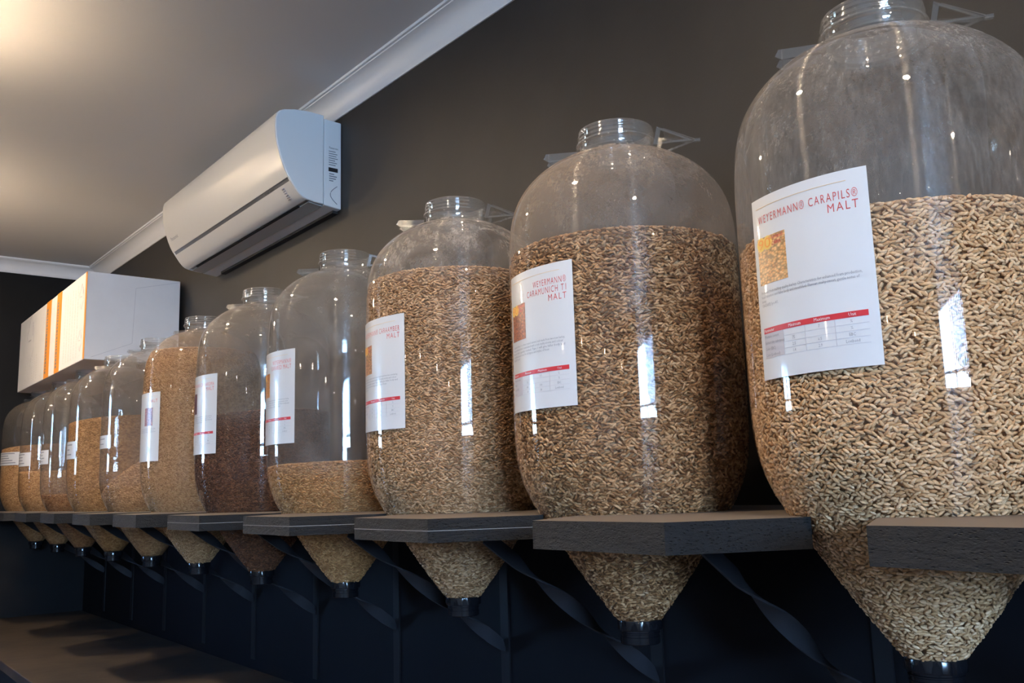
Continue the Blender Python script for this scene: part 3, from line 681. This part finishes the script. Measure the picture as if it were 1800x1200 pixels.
def shelf(i, last=False):
    if last:
        cy = YS[10]; y0 = cy + 0.165; near = arc_side(cy, y0, -1); poly = near + [(WX-0.002, cy), (WX-0.002, FY-0.002), (XF, FY-0.002)]
        yc = FY - 0.05
    else:
        yf = YS[i] - 0.1325; yn = YS[i] - 0.4159
        cn = YS[i-1] if i > 0 else YS[0] - 0.58
        far = arc_side(YS[i], yf, 1); near = arc_side(cn, yn, -1)
        poly = near + [(WX-0.002, cn+0.002), (WX-0.002, YS[i]-0.002)] + far[::-1]
        yc = (YS[i] + cn)/2
    lab = 'rough dark grey shelf board in front of the %s bottle' % ORD[i] if not last else 'narrow grey shelf board end against the far wall'
    if i == 0 and not last: lab = 'rough dark grey shelf board at the right edge of the picture'
    e = empty('shelf_board', (AX, yc, 0), lab, 'shelf', 'shelf boards carrying the bottles')
    ar = sum(poly[k][0]*poly[(k+1) % len(poly)][1] - poly[(k+1) % len(poly)][0]*poly[k][1] for k in range(len(poly)))
    if ar < 0: poly = poly[::-1]
    loc = [(x-AX, y-yc) for x, y in poly]
    sm = 0.0012 if i in (2, 3, 4) else 0.0
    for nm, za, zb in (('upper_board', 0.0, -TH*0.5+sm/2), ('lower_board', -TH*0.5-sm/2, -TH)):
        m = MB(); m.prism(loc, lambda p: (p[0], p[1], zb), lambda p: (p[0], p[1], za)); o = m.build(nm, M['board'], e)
    if sm:
      m = MB(); inn = [(x - (0.0004 if x < -0.3 else 0), y) for x, y in loc]
      m.prism(inn, lambda p: (p[0], p[1], -TH*0.5-sm/2), lambda p: (p[0], p[1], -TH*0.5+sm/2)); o = m.build('seam', M['seam'], e)
    if not last:
        mesh('strap', *twisted_strap((1.165-AX, 0, -TH-0.002), (WX-0.009-AX, 0, -0.402), 0.036, 0.004), M['iron'], e, True, auto=0.8)
        MB().box(WX-0.0095-AX, WX-0.0035-AX, -0.019, 0.019, -0.66, -TH-0.002).build('wall_strip', M['strip'], e)
        MB().box(1.06-AX, WX-0.010-AX, -0.019, 0.019, -TH-0.0055, -TH-0.0005).build('top_strip', M['iron'], e)
for i in range(11): shelf(i)
shelf(10, True)

# ------------------------------------------------------------------ air conditioner on the wall
Y0, Y1 = 3.197, 4.575; YM = (Y0+Y1)/2
ac = empty('air_conditioner', (WX, YM, 1.19), 'white split air conditioner on the dark wall below the cornice', 'air conditioner')
def acp(p): return (p[0]-WX, p[1]-1.19)
FRONT = [(1.597,1.572),(1.53,1.574),(1.47,1.568),(1.43,1.558),(1.408,1.547),(1.396,1.533),(1.391,1.512),(1.390,1.482),(1.393,1.44),(1.400,1.405),(1.410,1.370),(1.421,1.338),(1.433,1.310),(1.4468,1.2850),(1.4560,1.2708),(1.478,1.240),(1.494,1.222),(1.508,1.212),(1.525,1.206),(1.560,1.200),(1.597,1.197)]
def ext(poly, ya, yb, name, mat, smooth=True):
    m = MB(); q = [acp(p) for p in poly]
    ar = sum(q[k][0]*q[(k+1) % len(q)][1] - q[(k+1) % len(q)][0]*q[k][1] for k in range(len(q)))
    if ar < 0: q = q[::-1]
    m.prism(q, lambda p: (p[0], yb-YM, p[1]), lambda p: (p[0], ya-YM, p[1]))
    return m.build(name, mat, ac, smooth, auto=0.6)
def inset(P, d):
    cx, cz = 1.55, 1.39
    return [(x + (cx-x)/math.hypot(cx-x, cz-z)*d, z + (cz-z)/math.hypot(cx-x, cz-z)*d) for x, z in P]
def band(i0, i1, out, thick): 
    P = FRONT[i0:i1+1]; return inset(P, -out) + inset(P, thick-out)[::-1]
bevel(ext([(1.600,1.560),(1.6765,1.557),(1.6765,1.187),(1.600,1.195)], Y0+.002, Y1-.002, 'back_case', M['ac_matt'], False), 0.004)
ext(inset(FRONT, 0.006), Y0+.004, Y1-.004, 'inner_body', M['ac_under'])
bevel(ext(FRONT, Y0, Y0+0.016, 'end_cap', M['ac_matt']), 0.003, 2, 0.9)
bevel(ext(FRONT, Y1-0.016, Y1, 'end_cap', M['ac_matt']), 0.003, 2, 0.9)
ext(band(0, 3, 0.0, 0.006), Y0+.016, Y1-.016, 'top_cover', M['ac_white'])
ext(band(3, 13, 0.002, 0.008), Y0+.004, Y1-.004, 'front_panel', M['ac_white'])
ext(band(13, 14, -0.002, 0.004), Y0+.010, Y1-.010, 'silver_strip', M['silver'])
ext(band(14, 18, 0.001, 0.007), Y0+.008, Y1-.008, 'louvre_flap', M['ac_white'])
ext([(1.531,1.2062),(1.541,1.2042),(1.541,1.2002),(1.531,1.2022)], Y0+.10, Y1-.10, 'air_slot', M['dark'], False)
ext([(1.541,1.2045),(1.600,1.1965),(1.600,1.1925),(1.541,1.2005)], Y0+.02, Y1-.02, 'underside', M['ac_under'], False)
ext([(1.652,1.188),(1.676,1.186),(1.676,1.175),(1.652,1.177)], Y0+.03, Y1-.12, 'mounting_rail', M['dark'], False)
def flat_text_on_front(txt, size, y_left, x, z, nx, nz, mat, name):
    # letters run from far to near (left to right in the photo), standing on the sloping front
    v, f = text_2d(txt, size); up = Vector((nz*-1, 0, nx)) if False else Vector((-nz, 0, nx))
    if up.z < 0: up = -up
    o = Vector((x, y_left, z)) + Vector((nx, 0, nz))*0.0005
    vs = [o + Vector((0, -1, 0))*p[0] + up*p[1] for p in v]
    mesh(name, [(q.x-WX, q.y-YM, q.z-1.19) for q in vs], f, mat, ac)
flat_text_on_front('Panasonic', 0.026, Y1-0.05, 1.4225, 1.330, -0.92, -0.39, M['grey_print'], 'maker_name')
flat_text_on_front('ECONAVI   Inverter', 0.010, Y0+0.24, 1.4545, 1.2730, -0.86, -0.5, M['black_print'], 'strip_print')
m = MB()
for k in range(6):
    x = 1.462 + 0.0058*k; z = 1.2585 - 0.0075*k; m.box(x-.0035-WX, x+.001-WX, Y0+0.075-YM, Y0+0.093-YM, z-.003-1.19, z+.0005-1.19)
m.build('indicator_light', M['pale_print'], ac)
# rating print, black tag and knock-out on the near end of the back case
def end_text(txt, size, x, z, mat, name, wid=None):
    v, f = text_2d(txt, size, 0, 1); x0 = min(p[0] for p in v); x1 = max(p[0] for p in v); k = (wid/(x1-x0)) if wid else 0.7
    mesh(name, [(x + (p[0]-x0)*k - WX, Y0+0.0012-YM, z + p[1] - 1.19) for p in v], f, mat, ac)
end_text('Panasonic', 0.012, 1.622, 1.437, M['black_print'], 'maker_name', 0.040)
m = MB()
for k, w in enumerate((0.030, 0.038, 0.034, 0.040, 0.028, 0.036, 0.030)):
    m.box(1.620-WX, 1.620+w-WX, Y0+0.0008-YM, Y0+0.002-YM, 1.424-0.0095*k-1.19, 1.427-0.0095*k-1.19)
for k, w in enumerate((0.022, 0.034, 0.030, 0.018)):
    m.box(1.622-WX, 1.622+w-WX, Y0+0.0008-YM, Y0+0.002-YM, 1.328-0.0095*k-1.19, 1.332-0.0095*k-1.19)
m.build('rating_print', M['grey_print'], ac)
MB().box(1.619-WX, 1.660-WX, Y0+0.0004-YM, Y0+0.002-YM, 1.340-1.19, 1.3565-1.19).build('rating_tag', M['black_print'], ac)
pts = [(1.657 - 0.030*math.sin(t*pi/14) - WX, Y0+0.0008-YM, 1.285 - 0.004 - 0.075*t/14 - 1.19) for t in range(15)]
MB().tube(pts, 0.0014, 6).build('knock_out', M['grey_print'], ac)

# ------------------------------------------------------------------ carton lying on the necks of the last three bottles
bx0, bx1, by0, by1, bz0, bz1 = 1.165, 1.655, 5.085, 6.86, 0.7872, 1.262
box = empty('carton', ((bx0+bx1)/2, (by0+by1)/2, bz0), 'long white carton with orange bands lying across the far bottle necks', 'box')
def B(m, name, mat, bv=0.0):
    m.v = [(x-(bx0+bx1)/2, y-(by0+by1)/2, z-bz0) for x, y, z in m.v]; o = m.build(name, mat, box)
    if bv: bevel(o, bv, 2)
    return o
B(MB().box(bx0, bx1, by0, by1, bz0, bz1), 'carton_body', M['carton'], 0.004)
e = 0.0008
B(MB().box(bx0-e, bx0+.001, by0-0.0004, by0+0.028, bz0+.002, bz1-.002), 'orange_band', M['carton_orange'])
for (ya, yb) in ((5.655, 5.775), (5.925, 6.055)):
    B(MB().box(bx0-e, bx0+.001, ya, yb, bz0+.001, bz1-.001), 'orange_band', M['carton_orange'])
    m = MB(); z = bz0+0.03
    while z < bz1-0.05:
        hh = 0.008+0.012*random.random(); m.box(bx0-e*1.6, bx0, yb-0.05, yb-0.02, z, z+hh); z += hh+0.006
    B(m, 'band_print', M['grey_print'])
m = MB(); random.seed(3)
for col in range(6):
    yy = 5.26+0.058*col; z = bz0+0.03
    while z < bz1-0.06:
        hh = 0.006+0.015*random.random(); m.box(bx0-e, bx0, yy, yy+0.006, z, z+hh); z += hh+0.004
for col in range(6):
    yy = 6.28+0.065*col; z = bz0+0.03
    while z < bz0+0.19:
        hh = 0.006+0.012*random.random(); m.box(bx0-e, bx0, yy, yy+0.006, z, z+hh); z += hh+0.005
B(m, 'text_print', M['faint_print'])
def drawing(cy, cz, sc, seed):
    random.seed(seed); m = MB()
    pts = [(bx0-e, cy + sc*0.8*math.cos(t*0.42)*(1+.15*math.sin(t*2.3)), cz + sc*1.1*math.sin(t*0.42)*(1+.2*math.cos(t*1.7))) for t in range(14)]
    m.tube(pts, 0.0007, 5)
    m.box(bx0-e, bx0, cy-sc*0.5, cy-sc*0.42, cz+sc*0.2, cz+sc*0.9); m.box(bx0-e, bx0, cy-sc*0.1, cy+sc*0.5, cz-0.01*sc, cz+0.06*sc)
    return B(m, 'line_drawing', M['pale_print'])
drawing(6.50, 1.09, 0.13, 2); drawing(5.185, 1.14, 0.055, 4); drawing(5.185, 0.90, 0.045, 5)
# flap seam on the near end
m = MB(); ye = by0-0.0006; s = 0.0016
def seam(xa, za, xb, zb):
    d = Vector((xb-xa, 0, zb-za)); n = Vector((-d.z, 0, d.x)).normalized()*s/2
    m.add([(xa-n.x, ye, za-n.z), (xb-n.x, ye, zb-n.z), (xb+n.x, ye, zb+n.z), (xa+n.x, ye, za+n.z)], [(0,1,2,3)])
seam(1.415, 1.195, 1.652, 1.255); seam(1.415, 1.195, 1.405, 0.888); seam(1.405, 0.888, 1.20, 0.80)
B(m, 'flap_seam', M['pale_print'])

# ------------------------------------------------------------------ counter below the shelf
ct = empty('counter', (1.27, 4.4, FZ), 'brown timber counter top below the shelf at lower left', 'counter')
def C(m, name, mat):
    m.v = [(x-1.27, y-4.4, z-FZ) for x, y, z in m.v]; return m.build(name, mat, ct)
bevel(C(MB().box(0.87, WX-0.008, 2.6, FY-0.004, -0.745, -0.70), 'counter_top', M['counter']), 0.004)
for yy in (2.66, 4.6, 6.9): C(MB().box(0.93, WX-0.03, yy-0.03, yy+0.03, FZ, -0.745), 'end_panel', M['iron'])
C(MB().box(0.93, 0.955, 2.69, 4.57, FZ+0.08, -0.76), 'front_panel', M['iron']); C(MB().box(0.93, 0.955, 4.63, 6.87, FZ+0.08, -0.76), 'front_panel', M['iron'])

# ------------------------------------------------------------------ pendant bulbs hanging in the room
def emit_mat(name, col, s):
    m, nt = new_mat(name); out = N(nt, 'OutputMaterial'); em = N(nt, 'Emission'); em.inputs[0].default_value = c4(col); em.inputs[1].default_value = s
    L(nt, em.outputs[0], out.inputs[0]); return m
M['bulb'] = emit_mat('warm_bulb', LAMP_COLOR, LAMP_POWER)
bulb_prof = [(0.0005, -0.075), (0.018, -0.070), (0.032, -0.058), (0.040, -0.038), (0.038, -0.018), (0.026, 0.002), (0.016, 0.014), (0.014, 0.024)]
sock_prof = [(0.0005, 0.064), (0.012, 0.063), (0.019, 0.055), (0.020, 0.020), (0.016, 0.018)]
LAMPS = [(0.05, 5.35, 1.34, 1.6), (0.02, 3.30, 1.36, 1.0)] + \
        [(-4.1, 2.9, 1.15, 0.5), (-4.1, 1.0, 1.15, 0.5), (-4.1, -1.2, 1.15, 0.5), (-4.1, -3.2, 1.15, 0.5)]
fb = None
for i, (x, y, z, k) in enumerate(LAMPS):
    lab = ['bare warm pendant bulb nearest the far wall', 'bare warm pendant bulb beside the air conditioner', 'small far pendant bulb opposite the fourth bottle', 'small far pendant bulb opposite the second bottle', 'small far pendant bulb behind the camera', 'small far pendant bulb nearest the window with the blind'][i]
    e = empty('pendant_lamp', (x, y, z), lab, 'lamp', 'pendant bulbs in the room')
    if fb is None:
        fb = (MB().lathe(bulb_prof, 20).build('bulb', M['bulb'], e, True), MB().lathe(sock_prof, 16).build('socket', M['brass'], e, True))
    else:
        for q in fb:
            c = link_copy(q, e); c.scale = (k, k, k)
    MB().tube([(0, 0, 0.06), (0, 0, ceil_z(y)-z-0.012)], 0.003, 6).build('cord', M['cord'], e)
    if i == 1:   # opaque shade added below this unseen lamp to keep its light off the wall
        MB().lathe([(0.0005, -0.100), (0.045, -0.096), (0.085, -0.075), (0.112, -0.040), (0.125, 0.005), (0.121, 0.005), (0.108, -0.038), (0.082, -0.070), (0.044, -0.090), (0.0005, -0.094)], 32).build('added_shade', M['brass'], e, True)
        e['label'] = 'pendant lamp with an added upturned brass shade beside the air conditioner'
    MB().lathe([(0.0005, 0), (0.035, 0), (0.04, 0.006), (0.04, 0.014)], 20).build('ceiling_rose', M['brass'], e, True, loc=(0, 0, ceil_z(y)-z-0.014))

# ------------------------------------------------------------------ ceiling downlights above the row
M['lens'] = emit_mat('warm_downlight_lens', LAMP_COLOR, DOWN_POWER)
M['dl_ring'] = simple('white_downlight_ring', (0.75, 0.74, 0.72), rough=0.4)
fd = None
for (x, y) in ((0.33, 5.55), (0.33, 3.50), (0.33, 1.42), (0.33, -0.40), (0.33, -2.40)):
    e = empty('downlight', (x, y, ceil_z(y)), 'round ceiling downlight ' + {5.55: 'closest to the far wall', 3.50: 'beside the air conditioner', 1.42: 'in front of the second bottle', -0.40: 'just behind the camera', -2.40: 'closest to the near window'}[y], 'light', 'ceiling downlights')
    if fd is None:
        fd = (MB().lathe([(0.058, -0.001), (0.059, -0.006), (0.072, -0.008), (0.080, -0.001)], 28).build('trim_ring', M['dl_ring'], e, True),
              mesh('lens', [(0.058*math.cos(2*pi*k/24), 0.058*math.sin(2*pi*k/24), -0.003) for k in range(24)], [tuple(range(24))[::-1]], M['lens'], e))
    else:
        for q in fd: link_copy(q, e)

# print too small to pick apart letter by letter stays joined
for o in COL.objects:
    if o.parent and o.name.split('.')[0] in ('header_text', 'table_text', 'table_rule', 'paragraph', 'print', 'photo_caption', 'badge', 'badge_number', 'rating_print', 'band_print', 'text_print', 'indicator_light', 'line_drawing', 'flap_seam', 'title', 'maker_name', 'strip_print'):
        o['kind'] = 'stuff'
